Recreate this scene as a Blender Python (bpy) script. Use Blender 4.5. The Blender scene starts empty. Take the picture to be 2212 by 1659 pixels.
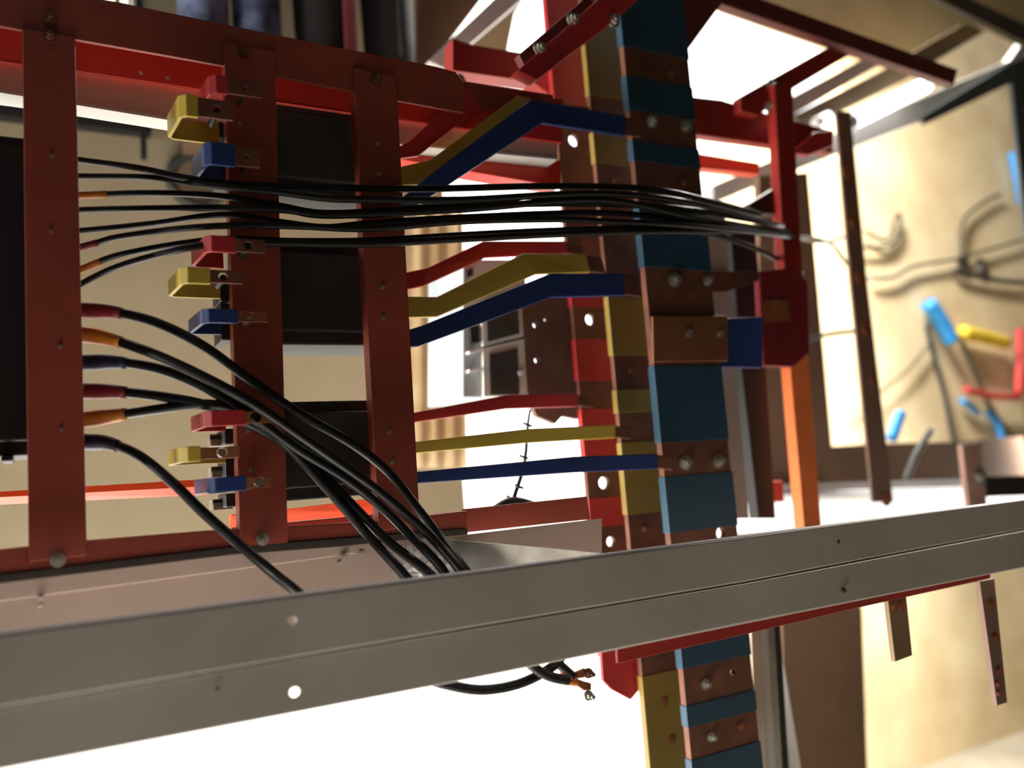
import bpy, bmesh, math, random
from mathutils import Vector, Matrix, geometry
random.seed(7)
C = bpy.context.scene.collection
# ------------------------------------------------------------------ camera model (photograph frame 2212 x 1659)
FPX = 1850.0
def _ax(px, py): return Vector((px - 1106, 829.5 - py, FPX)).normalized()
dZ = Vector((-1256, 16430, FPX)).normalized()   # image direction of world up
dX = Vector((4500 - 1106, 829.5 - 800, FPX)).normalized()                         # image direction of world X
dX = (dX - dX.dot(dZ) * dZ).normalized()
dY = dX.cross(dZ).normalized()
if dY.z < 0: dY = -dY
RIGHT = Vector((dX.x, dY.x, dZ.x)); UP = Vector((dX.y, dY.y, dZ.y)); FWD = Vector((dX.z, dY.z, dZ.z))
CAM = Vector((0, 0, 1.2))
def ray(px, py): return RIGHT * ((px - 1106) / FPX) + UP * ((829.5 - py) / FPX) + FWD
def W(px, py, Y):
    r = ray(px, py); return CAM + r * (Y / r.y)
def WZ(px, py, Z):
    r = ray(px, py); return CAM + r * ((Z - CAM.z) / r.z)
cam_d = bpy.data.cameras.new('camera'); cam = bpy.data.objects.new('camera', cam_d); C.objects.link(cam)
cam_d.sensor_width = 36; cam_d.lens = FPX / 2212 * 36
M = Matrix((RIGHT, UP, -FWD)).transposed().to_4x4(); M.translation = CAM
cam.matrix_world = M
cam_d.clip_start = 0.02
cam_d.dof.use_dof = True; cam_d.dof.focus_distance = 0.86; cam_d.dof.aperture_fstop = 2.7
bpy.context.scene.camera = cam
sc = bpy.context.scene
sc.view_settings.view_transform = 'Standard'; sc.view_settings.look = 'None'
sc.view_settings.gamma = 1; sc.view_settings.exposure = 0.0; sc.view_settings.use_curve_mapping = False
# world: overcast daylight
wd = bpy.data.worlds.new('world'); sc.world = wd; wd.use_nodes = True
wn = wd.node_tree.nodes['Background']; wn.inputs[0].default_value = (1, 0.98, 0.94, 1); wn.inputs[1].default_value = 3.6
def area(name, loc, target, sx, sy, power, col=(1, 0.95, 0.86)):
    l = bpy.data.lights.new(name, 'AREA'); l.shape = 'RECTANGLE'; l.size = sx; l.size_y = sy; l.energy = power; l.color = col
    o = bpy.data.objects.new(name, l); C.objects.link(o); o.location = loc
    o.rotation_euler = (Vector(target) - Vector(loc)).to_track_quat('-Z', 'Y').to_euler(); return o
area('low_upward_fill', (-0.1, 1.35, 0.25), (0.2, 1.35, 3), 2.2, 0.6, 36)  # added fill near the floor, aimed up at wall and undersides; no window here
area('right_wall_fill', (2.75, 1.68, 1.3), (2.0, 2.3, 1.1), 0.25, 1.8, 26)  # added fill that brightens the far wall from the right, no window behind it
area('far_wall_fill', (1.95, 1.78, 3.1), (1.95, 2.3, 1.1), 1.1, 0.2, 165)  # added unseen light above the view, only to brighten the far wall
area('left_side_fill', (-1.35, 1.2, 1.2), (0.7, 1.0, 1.2), 0.5, 1.4, 17).data.spread = 1.3  # added fill for the left-facing bar sides; wall_left has no window
area('front_fill', (-0.4, -0.6, 3.2), (0.3, 0.8, 1.0), 1.2, 0.6, 1.5)  # added weak front fill, not a fitting of the room

# ------------------------------------------------------------------ materials
def lin(c):
    c = c / 255.0
    return c / 12.92 if c <= 0.04045 else ((c + 0.055) / 1.055) ** 2.4
def mat(name, rgb, rough=0.5, metal=0.0, var=0.12, scale=9.0, bump=0.0, rgb2=None, spec=0.5):
    m = bpy.data.materials.new(name); m.use_nodes = True; nt = m.node_tree; b = nt.nodes['Principled BSDF']
    col = [lin(v) for v in rgb]; c2 = [lin(v) for v in rgb2] if rgb2 else [v * (1 - var * 2) for v in col]
    tc = nt.nodes.new('ShaderNodeTexCoord'); nz = nt.nodes.new('ShaderNodeTexNoise')
    nz.inputs['Scale'].default_value = scale; nz.inputs['Detail'].default_value = 5
    rp = nt.nodes.new('ShaderNodeValToRGB'); rp.color_ramp.elements[0].position = 0.35; rp.color_ramp.elements[1].position = 0.65
    rp.color_ramp.elements[0].color = (*c2, 1); rp.color_ramp.elements[1].color = (*col, 1)
    nt.links.new(tc.outputs['Object'], nz.inputs['Vector']); nt.links.new(nz.outputs['Fac'], rp.inputs[0])
    nt.links.new(rp.outputs[0], b.inputs['Base Color'])
    b.inputs['Roughness'].default_value = rough; b.inputs['Metallic'].default_value = metal
    b.inputs['Specular IOR Level'].default_value = spec
    if bump:
        bp = nt.nodes.new('ShaderNodeBump'); bp.inputs['Strength'].default_value = bump; bp.inputs['Distance'].default_value = 0.004
        n2 = nt.nodes.new('ShaderNodeTexNoise'); n2.inputs['Scale'].default_value = scale * 4
        nt.links.new(tc.outputs['Object'], n2.inputs['Vector']); nt.links.new(n2.outputs['Fac'], bp.inputs['Height'])
        nt.links.new(bp.outputs[0], b.inputs['Normal'])
    return m
RED = mat('red_enamel', (152, 68, 52), 0.45, rgb2=(138, 60, 46), scale=14)
REDB = mat('bright_red_enamel', (214, 50, 30), 0.4)
SHELL = mat('smoke_brown_plaster', (64, 56, 48), 0.9, scale=3)
ORANGE = mat('orange_enamel', (222, 72, 24), 0.45, scale=12)
CRIM = mat('crimson_sleeve', (182, 46, 50), 0.45)
GREY = mat('grey_enamel', (204, 196, 190), 0.45, rgb2=(192, 184, 176), scale=11)
GREYL = mat('pale_grey_enamel', (205, 203, 200), 0.4, var=0.05)
PINKG = mat('warm_grey_panel', (196, 172, 160), 0.5, var=0.05)
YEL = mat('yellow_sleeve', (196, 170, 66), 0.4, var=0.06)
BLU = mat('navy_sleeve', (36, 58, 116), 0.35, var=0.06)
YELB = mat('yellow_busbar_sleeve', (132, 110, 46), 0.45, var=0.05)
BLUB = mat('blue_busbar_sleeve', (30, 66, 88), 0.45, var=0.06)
COP = mat('bare_copper', (176, 112, 74), 0.38, 0.55, rgb2=(140, 84, 58), scale=30)
COPD = mat('dull_copper', (120, 76, 58), 0.5, 0.3, rgb2=(95, 60, 46), scale=30)
BLK = mat('black_plastic', (30, 30, 32), 0.55, var=0.1)
DGR = mat('dark_grey_plastic', (56, 56, 54), 0.55, rgb2=(46, 46, 45), scale=20)
CAB = mat('black_cable_jacket', (20, 20, 22), 0.42, var=0.1, spec=0.4)
STEEL = mat('zinc_steel', (190, 186, 176), 0.3, 0.8, scale=60)
WALL = mat('stained_beige_plaster', (176, 164, 136), 0.9, rgb2=(162, 150, 122), scale=3.2, bump=0.15)
WALLC = mat('cream_plaster', (240, 222, 184), 0.9, rgb2=(216, 192, 150), scale=3.4, bump=0.15)
BROWN = mat('shade_brown_board', (116, 88, 66), 0.85, rgb2=(94, 70, 52), scale=3)  # brown of real boards, also of panels that stand for wall shade
TAN = mat('tan_board', (196, 172, 128), 0.8, scale=4)
FLOORM = mat('grey_concrete', (176, 168, 150), 0.9, scale=5, bump=0.2)
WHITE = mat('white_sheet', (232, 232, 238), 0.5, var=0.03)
CLOTH = mat('cream_cloth', (230, 208, 168), 0.9, rgb2=(196, 164, 118), scale=7)
DRED = mat('dark_red_enamel', (150, 36, 28), 0.45)
MAROON = mat('maroon_enamel', (100, 42, 34), 0.5)
BOOTR = mat('red_heat_shrink', (130, 28, 34), 0.5); BOOTO = mat('orange_heat_shrink', (214, 128, 40), 0.5); BOOTB = mat('navy_heat_shrink', (20, 24, 56), 0.5)
CYAN = mat('bright_blue_tape', (52, 150, 226), 0.5); YTAPE = mat('bright_yellow_tape', (240, 206, 60), 0.5); RTUBE = mat('red_tube', (208, 60, 60), 0.5)
def glassmat(name, rough=0.0):
    m = bpy.data.materials.new(name); m.use_nodes = True; b = m.node_tree.nodes['Principled BSDF']
    b.inputs['Transmission Weight'].default_value = 1; b.inputs['Roughness'].default_value = rough; b.inputs['IOR'].default_value = 1.1
    b.inputs['Base Color'].default_value = (0.97, 0.99, 1, 1); return m
GLASS = glassmat('window_glass')

# ------------------------------------------------------------------ mesh helpers
def link(name, bm, m, parent=None, smooth=False, bevel=0.0):
    bmesh.ops.recalc_face_normals(bm, faces=bm.faces)
    me = bpy.data.meshes.new(name); bm.to_mesh(me); bm.free(); me.materials.append(m)
    if smooth:
        for p in me.polygons: p.use_smooth = True
    o = bpy.data.objects.new(name, me); C.objects.link(o)
    if parent is not None: o.parent = parent
    if bevel:
        b = o.modifiers.new('bevel', 'BEVEL'); b.width = bevel; b.segments = 2; b.limit_method = 'ANGLE'; b.angle_limit = 0.6
    return o
def tag(o, label, cat, group=None, kind=None):
    o['label'] = label; o['category'] = cat
    if group: o['group'] = group
    if kind: o['kind'] = kind
    return o
def struct(o): o['kind'] = 'structure'; return o
def thing(name, label, cat, group=None):
    o = bpy.data.objects.new(name, None); o.empty_display_size = 0.02; C.objects.link(o); return tag(o, label, cat, group)
def settle(t):
    """move a thing's Empty to the base of its parts, keeping the parts where they stand"""
    pts = [c.matrix_basis @ Vector(v) for c in t.children if c.type == 'MESH' for v in c.bound_box]
    if not pts: return
    b = Vector((sum(p.x for p in pts) / len(pts), sum(p.y for p in pts) / len(pts), min(p.z for p in pts)))
    t.location = b
    for c in t.children: c.location = c.location - b
def inpoly(p, poly):
    c = False; n = len(poly)
    for i in range(n):
        a, b = poly[i], poly[(i + 1) % n]
        if (a[1] > p[1]) != (b[1] > p[1]) and p[0] < (b[0] - a[0]) * (p[1] - a[1]) / (b[1] - a[1]) + a[0]: c = not c
    return c
def circle(cx, cy, r, n=14): return [(cx + r * math.cos(2 * math.pi * k / n), cy + r * math.sin(2 * math.pi * k / n)) for k in range(n)]
def prism_bm(outer, holes, to3, tv, bm=None):
    """flat outline (2-D) with holes, mapped to space by to3 and given the thickness vector tv"""
    bm = bm or bmesh.new()
    loops = [outer] + list(holes); co = []; ed = []
    for lp in loops:
        s = len(co); co += [Vector(p) for p in lp]; ed += [(s + i, s + (i + 1) % len(lp)) for i in range(len(lp))]
    vs, es, fs, *_ = geometry.delaunay_2d_cdt(co, ed, [], 0, 1e-9)
    keep = []
    for f in fs:
        c = sum((vs[i] for i in f), Vector((0, 0))) / len(f)
        if inpoly(c, outer) and not any(inpoly(c, h) for h in holes): keep.append(f)
    A = [bm.verts.new(to3(v.x, v.y)) for v in vs]; B = [bm.verts.new(a.co + tv) for a in A]
    cnt = {}
    for f in keep:
        bm.faces.new([A[i] for i in f]); bm.faces.new([B[i] for i in reversed(f)])
        for i in range(len(f)):
            a, b = f[i], f[(i + 1) % len(f)]; cnt[(a, b)] = cnt.get((a, b), 0) + 1
    for (a, b) in list(cnt):
        if (b, a) not in cnt: bm.faces.new([A[b], A[a], B[a], B[b]])
    return bm
def plate(name, pts, Y, th, m, parent=None, holes=(), bevel=0.0, Ys=None):
    """solid plate whose front face lies at depth Y (metres); outline given by sight lines onto that plane"""
    w = [W(x, y, Y) for x, y in pts]
    hh = []
    for h in holes:
        c = W(h[0], h[1], Y); r = (W(h[0] + h[2], h[1], Y) - c).length; hh.append(circle(c.x, c.z, r))
    bm = prism_bm([(p.x, p.z) for p in w], hh, lambda x, z: Vector((x, Y, z)), Vector((0, th, 0)))
    return link(name, bm, m, parent, bevel=bevel)
def ribbon(name, top, bot, Ys, th, m, parent=None, bevel=0.0012):
    """flat bar with bends: paired top and bottom points, its own depth at every pair"""
    bm = bmesh.new(); n = len(top); R = []
    for i in range(n):
        a = W(*top[i], Ys[i]); b = W(*bot[i], Ys[i]); d = Vector((0, th, 0))
        R.append([bm.verts.new(a), bm.verts.new(b), bm.verts.new(b + d), bm.verts.new(a + d)])
    for i in range(n - 1):
        for k in range(4): bm.faces.new([R[i][k], R[i][(k + 1) % 4], R[i + 1][(k + 1) % 4], R[i + 1][k]])
    bm.faces.new(R[0]); bm.faces.new(R[-1][::-1])
    return link(name, bm, m, parent, bevel=bevel)
def box_bm(lo, hi, bm=None):
    bm = bm or bmesh.new(); lo = Vector(lo); hi = Vector(hi)
    bmesh.ops.create_cube(bm, size=1, matrix=Matrix.Translation((lo + hi) / 2) @ Matrix.Diagonal((*(hi - lo), 1))); return bm
def box(name, lo, hi, m, parent=None, bevel=0.0): return link(name, box_bm(lo, hi), m, parent, bevel=bevel)
def smoothpath(P, sub=6):
    out = []; n = len(P)
    for i in range(n - 1):
        p0 = P[max(i - 1, 0)]; p1 = P[i]; p2 = P[i + 1]; p3 = P[min(i + 2, n - 1)]
        for k in range(sub):
            t = k / sub
            out.append(0.5 * ((2 * p1) + (p2 - p0) * t + (2 * p0 - 5 * p1 + 4 * p2 - p3) * t * t + (3 * p1 - p0 - 3 * p2 + p3) * t ** 3))
    out.append(P[-1]); return out
def tube_bm(P, r, n=10, bm=None):
    bm = bm or bmesh.new(); R = []; up = Vector((0.1, 0.3, 1)).normalized()
    for i, p in enumerate(P):
        d = (P[min(i + 1, len(P) - 1)] - P[max(i - 1, 0)]).normalized(); s = d.cross(up).normalized(); u = s.cross(d).normalized()
        rr = r(i / (len(P) - 1)) if callable(r) else r
        R.append([bm.verts.new(p + (s * math.cos(2 * math.pi * k / n) + u * math.sin(2 * math.pi * k / n)) * rr) for k in range(n)])
    for i in range(len(R) - 1):
        for k in range(n): bm.faces.new([R[i][k], R[i][(k + 1) % n], R[i + 1][(k + 1) % n], R[i + 1][k]])
    bm.faces.new(R[0]); bm.faces.new(R[-1][::-1]); return bm
def tube(name, pts, r, m, parent=None, n=10, sub=6):
    return link(name, tube_bm(smoothpath([W(*p) for p in pts], sub), r, n), m, parent, smooth=True)
_hex = {}
def bolt(name, px, py, Y, rpx, m, parent, hexa=True, nut=True):
    """round washer, six-sided head and threaded end, standing proud of the plane Y towards the viewer"""
    c = W(px, py, Y); r = (W(px + rpx, py, Y) - c).length
    bm = bmesh.new()
    F = Matrix.Rotation(math.pi / 2, 4, 'X')
    def cyl(rad, y0, y1, seg):
        bmesh.ops.create_cone(bm, cap_ends=True, segments=seg, radius1=rad, radius2=rad, depth=abs(y1 - y0),
                              matrix=Matrix.Translation((c.x, Y + (y0 + y1) / 2, c.z)) @ F)
    if hexa:
        cyl(r, -0.0014, 0.0002, 20); cyl(r * 0.74, -0.006, -0.0014, 6)
        if nut: cyl(r * 0.42, -0.010, -0.006, 14)
    else:
        cyl(r, -0.0012, 0.0002, 14); cyl(r * 0.7, -0.0022, -0.0012, 14)
    return link(name, bm, m, parent, bevel=0.0)

# ------------------------------------------------------------------ setting
WB = 1.75
struct(box('floor', (-2.2, -2, -0.1), (6.5, 2.5, 0), FLOORM))
gnd = struct(box('ground', (-8, 2.5, -0.14), (14, 30, -0.04), mat('sunlit_pale_ground', (238, 236, 230), 0.9, var=0.03)))
struct(box('ceiling', (-2.2, -2, 3.7), (6.5, 1.84, 3.8), SHELL))
struct(box('wall_left', (-2.3, -2, 0), (-2.2, WB + 0.1, 3.7), SHELL))
struct(box('wall_right', (6.5, -2.1, 0), (6.6, 2.4, 3.7), SHELL))
struct(box('wall_front', (-2.2, -2.1, 0), (6.5, -2, 3.7), SHELL))
# near back wall with an upper window (top left) and a wide low opening
def wall_with_holes(name, x0, x1, z0, z1, Y, th, holes, m):
    bm = prism_bm([(x0, z0), (x0 + 0.2, z0), (x0 + 0.2, lowtop), (x1, lowtop), (x1, z1), (x0, z1)], holes, lambda x, z: Vector((x, Y, z)), Vector((0, th, 0)))
    return struct(link(name, bm, m))
a = W(-60, 262, WB); b = W(297, 272, WB)
w1 = (a.x - 0.15, b.x, W(200, 262, WB).z, 2.75)
lowtop = W(600, 1235, WB).z
xr = W(985, 800, WB).x
wall_with_holes('wall_back', -2.2, xr, 0, 3.7, WB, 0.09,
    [[(w1[0], w1[2]), (w1[1], w1[2]), (w1[1], w1[3]), (w1[0], w1[3])]], WALL)
wf = struct(bpy.data.objects.new('window_1', None)); C.objects.link(wf)
fb = bmesh.new(); t = 0.022
box_bm((w1[0] - t, WB - 0.03, w1[2] - t), (w1[1] + t, WB, w1[2]), fb); box_bm((w1[0] - t, WB - 0.03, w1[3]), (w1[1] + t, WB, w1[3] + t), fb)
box_bm((w1[0] - t, WB - 0.03, w1[2]), (w1[0], WB, w1[3]), fb); box_bm((w1[1], WB - 0.03, w1[2]), (w1[1] + t * 0.6, WB, w1[3]), fb)
link('window_frame', fb, BLK, wf)
xm = W(262, 265, WB).x
box('mullion', (xm - 0.006, WB + 0.01, w1[2]), (xm + 0.006, WB + 0.03, w1[3]), YEL, wf)
for k in (277, 287): 
    xk = W(k, 265, WB).x; box('mullion', (xk - 0.003, WB + 0.01, w1[2]), (xk + 0.002, WB + 0.03, w1[3]), STEEL, wf)
box('pane', (w1[0], WB + 0.04, w1[2]), (w1[1], WB + 0.044, w1[3]), GLASS, wf)
p0 = W(308, 276, WB - 0.03); p1 = W(308, 346, WB - 0.03)
tag(box('window_stay_bar', (p0.x - 0.005, WB - 0.045, p1.z), (p0.x + 0.005, WB - 0.03, p0.z), BLK), 'thin black bar hanging from the right corner of the small window', 'bar')
t = thing('hose_coil', 'small dark hose coil hanging on the beige wall behind the navy tab', 'hose')
cc = W(425, 392, WB - 0.012); hp = [cc + Vector((0.05 * math.cos(a * 0.35), -0.006 + 0.004 * math.sin(a), 0.052 * math.sin(a * 0.35))) for a in range(37)]
link('hose', tube_bm(hp, 0.011, 8), DGR, t, smooth=True); link('hook', tube_bm([cc + Vector((0, 0.012, 0.03)), cc + Vector((0, -0.02, 0.03)), cc + Vector((0, -0.024, 0.05))], 0.004, 8), BLK, t); settle(t)
# far wall of the workshop, right of the busbars
FW = 2.3
fx = W(1640, 900, FW).x
_za = W(1700, 330, FW).z; _xa = W(1815, 150, FW).x
bm = prism_bm([(fx, 0), (6.5, 0), (6.5, 3.7), (_xa, 3.7), (_xa, _za), (fx, _za)], [], lambda x, z: Vector((x, FW, z)), Vector((0, 0.1, 0)))
struct(link('wall_far', bm, WALLC))

# ------------------------------------------------------------------ red frame
F = 0.80
fr = thing('switchboard_frame', 'red enamelled steel switchboard frame with three upright mounting posts', 'frame')
plate('rail', [(-420, -130), (-60, -56), (260, 5), (600, 76), (940, 143), (985, 155), (1003, 178), (1003, 244), (770, 200), (480, 141), (0, 56), (-420, -20)], F + 0.003, 0.004, RED, fr, bevel=0.0008)
o = ribbon('inner_rail', [(-420, -10), (1215, 215)], [(-420, 66), (1215, 309)], [0.865, 0.865], 0.004, REDB, fr)
ribbon('rail', [(862, 300), (1212, 346)], [(866, 344), (1212, 404)], [0.90, 0.90], 0.03, REDB, fr)
plate('rail', [(1000, 175), (1195, 205), (1195, 262), (1000, 225)], 0.862, 0.003, RED, fr)
for (tl, tr, bl, br) in (((48, 60), (162, 80), (62, 1215), (188, 1200)), ((484, 90), (594, 110), (519, 1185), (622, 1172)), ((764, 145), (856, 165), (819, 1150), (907, 1130))):
    ps = plate('post', [tl, tr, br, bl], F, 0.003, RED, fr, bevel=0.0007)
    for (u0, v0), (u1, v1) in ((tl, bl), (tr, br)):
        plate('post_flange', [(u0 - (0 if u0 == tl[0] else 3), v0), (u0 + (3 if u0 == tl[0] else 0), v0), (u1 + (3 if u0 == tl[0] else 0), v1), (u1 - (0 if u0 == tl[0] else 3), v1)], F + 0.003, 0.016, ORANGE if 0 else RED, fr)
plate('rail', [(-420, 1235), (0, 1188), (187, 1168), (490, 1144), (800, 1128), (1010, 1103), (1010, 1146), (500, 1184), (0, 1244), (-420, 1300)], F + 0.004, 0.03, RED, fr, bevel=0.0008)
plate('shade_strip', [(-420, 1298), (0, 1242), (500, 1182), (1010, 1142), (1010, 1156), (500, 1207), (0, 1266), (-420, 1330)], F, 0.004, BLK, fr)  # black strip standing in for the shadow below the bottom rail
plate('rail', [(1000, 1100), (1268, 1072), (1275, 1122), (1008, 1150)], F + 0.02, 0.004, RED, fr)
for (x, y, r) in ((110, 43, 15), (108, 81, 14), (525, 115, 12), (812, 172, 12)): bolt('bolt', x, y, F, r, STEEL if 0 else COPD, fr)
for (x, y, r) in ((125, 1210, 18), (567, 1165, 14)): bolt('bolt', x, y, F - 0.001, r, STEEL, fr)
for (x, y) in ((112, 337), (110, 500), (130, 748), (133, 928), (518, 266), (535, 931), (540, 1016), (815, 312), (818, 376), (826, 620), (828, 686), (840, 932), (846, 998)):
    bolt('rivet', x, y, F, 5, STEEL, fr, hexa=False)
for (x, y) in ((304, 159), (362, 170)): bolt('rivet', x, y, 0.865, 5, STEEL, fr, hexa=False)
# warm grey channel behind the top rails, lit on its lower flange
ch = thing('grey_channel', 'pale warm grey channel running just below the top red rails', 'channel')
ribbon('web', [(-420, 62), (0, 130), (430, 193), (1205, 305)], [(-420, 128), (0, 200), (430, 270), (1205, 345)], [0.875] * 4, 0.003, PINKG, ch)
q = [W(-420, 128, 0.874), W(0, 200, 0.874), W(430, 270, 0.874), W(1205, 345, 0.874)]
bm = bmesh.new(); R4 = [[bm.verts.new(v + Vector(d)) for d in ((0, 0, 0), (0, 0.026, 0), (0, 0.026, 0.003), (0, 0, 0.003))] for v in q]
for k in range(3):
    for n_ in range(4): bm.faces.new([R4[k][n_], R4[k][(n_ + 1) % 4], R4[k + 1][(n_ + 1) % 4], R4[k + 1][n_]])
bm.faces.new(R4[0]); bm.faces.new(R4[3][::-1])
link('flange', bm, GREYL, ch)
# legs of the frame, left of the view
lx = W(-330, 800, F).x
box('leg', (lx - 0.05, F + 0.034, 0), (lx, F + 0.08, 1.75), RED, fr)
# orange rear rail
orr = thing('rear_rail', 'bright orange rail behind the lower part of the red posts', 'rail')
def slant(name, xs, Y, m, par):
    bm = bmesh.new(); R = []
    for (x, yt, ym, yb) in xs:
        a = W(x, yt, Y); b = W(x, ym, Y); c = W(x, yb, Y + 0.0); c = c + Vector((0, 0.012, 0)); R.append([bm.verts.new(v) for v in (a, b, c, a + Vector((0, 0.014, 0)))])
    for i in range(len(R) - 1):
        for k in range(4): bm.faces.new([R[i][k], R[i][(k + 1) % 4], R[i + 1][(k + 1) % 4], R[i + 1][k]])
    bm.faces.new(R[0]); bm.faces.new(R[-1][::-1]); return link(name, bm, m, par)
slant('rail_body', [(-400, 1096, 1108, 1122), (0, 1062, 1074, 1090), (455, 1034, 1050, 1068)], 0.98, ORANGE, orr)
slant('rail_body', [(500, 1112, 1114, 1140), (620, 1100, 1101, 1128), (822, 1075, 1076, 1110)], 0.92, ORANGE, orr)
ribbon('lower_lip', [(500, 1140), (822, 1110)], [(500, 1150), (822, 1124)], [0.915, 0.915], 0.004, DRED, orr)

# ------------------------------------------------------------------ breakers
def span(x0, x1, ytop, ybot, xr_, Y):
    return W(x0, (ytop + ybot) / 2, Y).x, W(x1, (ytop + ybot) / 2, Y).x, W(xr_, ytop, Y).z, W(xr_, ybot, Y).z
def breaker(label, x0, x1, yt, yb, xref, m, terms, par_y=0.835, dep=0.07):
    t = thing('circuit_breaker', label, 'circuit breaker', None)
    X0, X1, Z1, Z0 = span(x0, x1, yt, yb, xref, par_y)
    box('body', (X0, par_y, Z0), (X1, par_y + dep, Z1), m, t, bevel=0.002)
    box('front_cover', (X0 + 0.012, par_y - 0.010, Z0 + 0.012), (X1 - 0.012, par_y, Z1 - 0.012), m, t, bevel=0.002)
    for (px, y0, y1, w) in terms:
        a = W(px, y0, par_y - 0.012); b = W(px + w, y1, par_y - 0.012)
        box('terminal', (a.x, par_y - 0.012, b.z), (b.x, par_y + 0.03, a.z), BLK, t, bevel=0.0015)
    return t
breaker('dark grey circuit breaker between second and third red posts, topmost of three', 520, 812, 224, 412, 600, DGR, [(470, 262, 300, 34), (470, 325, 395, 34)])
breaker('dark grey circuit breaker just below the upper cable bundle', 520, 830, 522, 744, 605, DGR, [(474, 600, 650, 26), (476, 655, 735, 26)])
breaker('dark grey circuit breaker crossed by the thick lower cables', 540, 845, 868, 1083, 620, DGR, [(484, 926, 958, 26), (486, 990, 1030, 26), (487, 1066, 1094, 26)])
breaker('black circuit breaker at the left edge, behind the first red post', -420, 100, 296, 985, 40, BLK, [(2, 985, 996, 26)])
for (y, x) in ((950, 454), (1018, 457), (1088, 460)):
    t = thing('spring_clip', 'silver spring contact left of the second post, %s' % {950: 'between red and yellow tabs', 1018: 'between yellow and blue tabs', 1088: 'below the blue tab'}[y], 'clip', 'spring contacts on the lowest breaker')
    box('clip_base', W(x, y + 14, 0.845), W(x + 34, y - 10, 0.865), STEEL, t)
    plate('clip_leaf', [(x, y - 9), (x + 26, y - 10), (x + 26, y - 3), (x, y - 1)], 0.84, 0.003, BLK, t)
    plate('clip_leaf', [(x + 1, y + 2), (x + 26, y - 1), (x + 26, y + 5), (x + 2, y + 13)], 0.84, 0.003, STEEL, t)
    settle(t)

# ------------------------------------------------------------------ coloured connection tabs (bent bars) left of the second post
def tab(label, m, xa, xs, xl, y0, y1, hole, dark, xback, Yf=0.765):
    """xa right end of bare copper, xs where the sleeve starts, xl outer bend; y0..y1 height of the bar"""
    t = thing('connection_tab', label, 'busbar tab', None)
    c = (y0 + y1) / 2
    Xa = W(xa, c, Yf).x; Xs = W(xs, c, Yf).x; Xl = W(xl + 12, c, Yf).x; Z1 = W((xs + xl) / 2, y0, Yf).z; Z0 = W((xs + xl) / 2, y1, Yf).z
    Yb = Yf + 0.058; Xl2 = Xl - 0.004; Xb = W(xback, c, Yb).x; th = 0.0035
    path = [(Xs, Yf), (Xl + 0.006, Yf), (Xl, Yf + 0.006), (Xl2, Yb - 0.006), (Xl2 + 0.006, Yb), (Xb, Yb)]
    bm = bmesh.new(); R = []
    for i, (x, y) in enumerate(path):
        p = Vector((x, y, 0)); d = (Vector((*path[min(i + 1, len(path) - 1)], 0)) - Vector((*path[max(i - 1, 0)], 0))).normalized(); n = Vector((d.y, -d.x, 0)) * th
        if n.y < 0 and i < 2: n = -n
        nn = Vector((-d.y, d.x, 0)) * -th
        R.append([bm.verts.new((p.x, p.y, Z0)), bm.verts.new((p.x, p.y, Z1)), bm.verts.new((p.x + nn.x, p.y + nn.y, Z1)), bm.verts.new((p.x + nn.x, p.y + nn.y, Z0))])
    for i in range(len(R) - 1):
        for k in range(4): bm.faces.new([R[i][k], R[i][(k + 1) % 4], R[i + 1][(k + 1) % 4], R[i + 1][k]])
    bm.faces.new(R[0]); bm.faces.new(R[-1][::-1])
    link('sleeve', bm, m, t, bevel=0.0008)
    hc = W(hole[0], hole[1], Yf); hr = (W(hole[0] + hole[2], hole[1], Yf) - hc).length; zi = 0.0015; hc.z = (Z0 + Z1) / 2; hr = min(hr, (Z1 - Z0) * 0.36)
    bm = prism_bm([(Xs - 0.002, Z0 + zi), (Xa, Z0 + zi), (Xa, Z1 - zi), (Xs - 0.002, Z1 - zi)], [circle(hc.x, hc.z, hr)], lambda x, z: Vector((x, Yf + 0.0004, z)), Vector((0, 0.0028, 0)))
    link('bare_end', bm, dark, t, bevel=0.0004)
    bm = bmesh.new(); bmesh.ops.create_cone(bm, cap_ends=True, segments=14, radius1=hr * 0.8, radius2=hr * 0.8, depth=0.03, matrix=Matrix.Translation((hc.x + 0.001, Yf + 0.02, hc.z)) @ Matrix.Rotation(math.pi / 2, 4, 'X'))
    link('stud', bm, BLK if dark is COPD else STEEL, t)
    settle(t)
tab('red sleeved copper tab, topmost tab beside the second post', CRIM, 566, 492, 440, 160, 200, (528, 172, 5), COPD, 480)
tab('yellow U-bent copper tab at the top of the second post', YEL, 503, 428, 375, 202, 250, (467, 222, 9), COPD, 470)
tab('navy tab with bare end just above the upper cables', BLU, 560, 507, 430, 306, 356, (535, 335, 5), COPD, 480)
tab('red tab touching the lower edge of the upper cable bundle', CRIM, 573, 510, 430, 508, 544, (536, 521, 9), COPD, 480)
tab('yellow U-bent tab at mid height of the second post', YEL, 524, 455, 378, 576, 612, (482, 590, 10), COPD, 474)
tab('navy tab at mid height of the second post', BLU, 578, 515, 424, 666, 697, (542, 678, 8), COP, 476)
tab('salmon red tab beside the crossing of the lower cables', CRIM, 588, 530, 430, 886, 920, (553, 900, 12), COP, 486)
tab('pale yellow tab with round hole, third from bottom', YEL, 518, 434, 378, 964, 998, (480, 977, 12), COP, 486)
tab('blue tab with bare end, lowest tab on the second post', BLU, 586, 533, 438, 1030, 1063, (560, 1043, 12), COP, 488)

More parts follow.
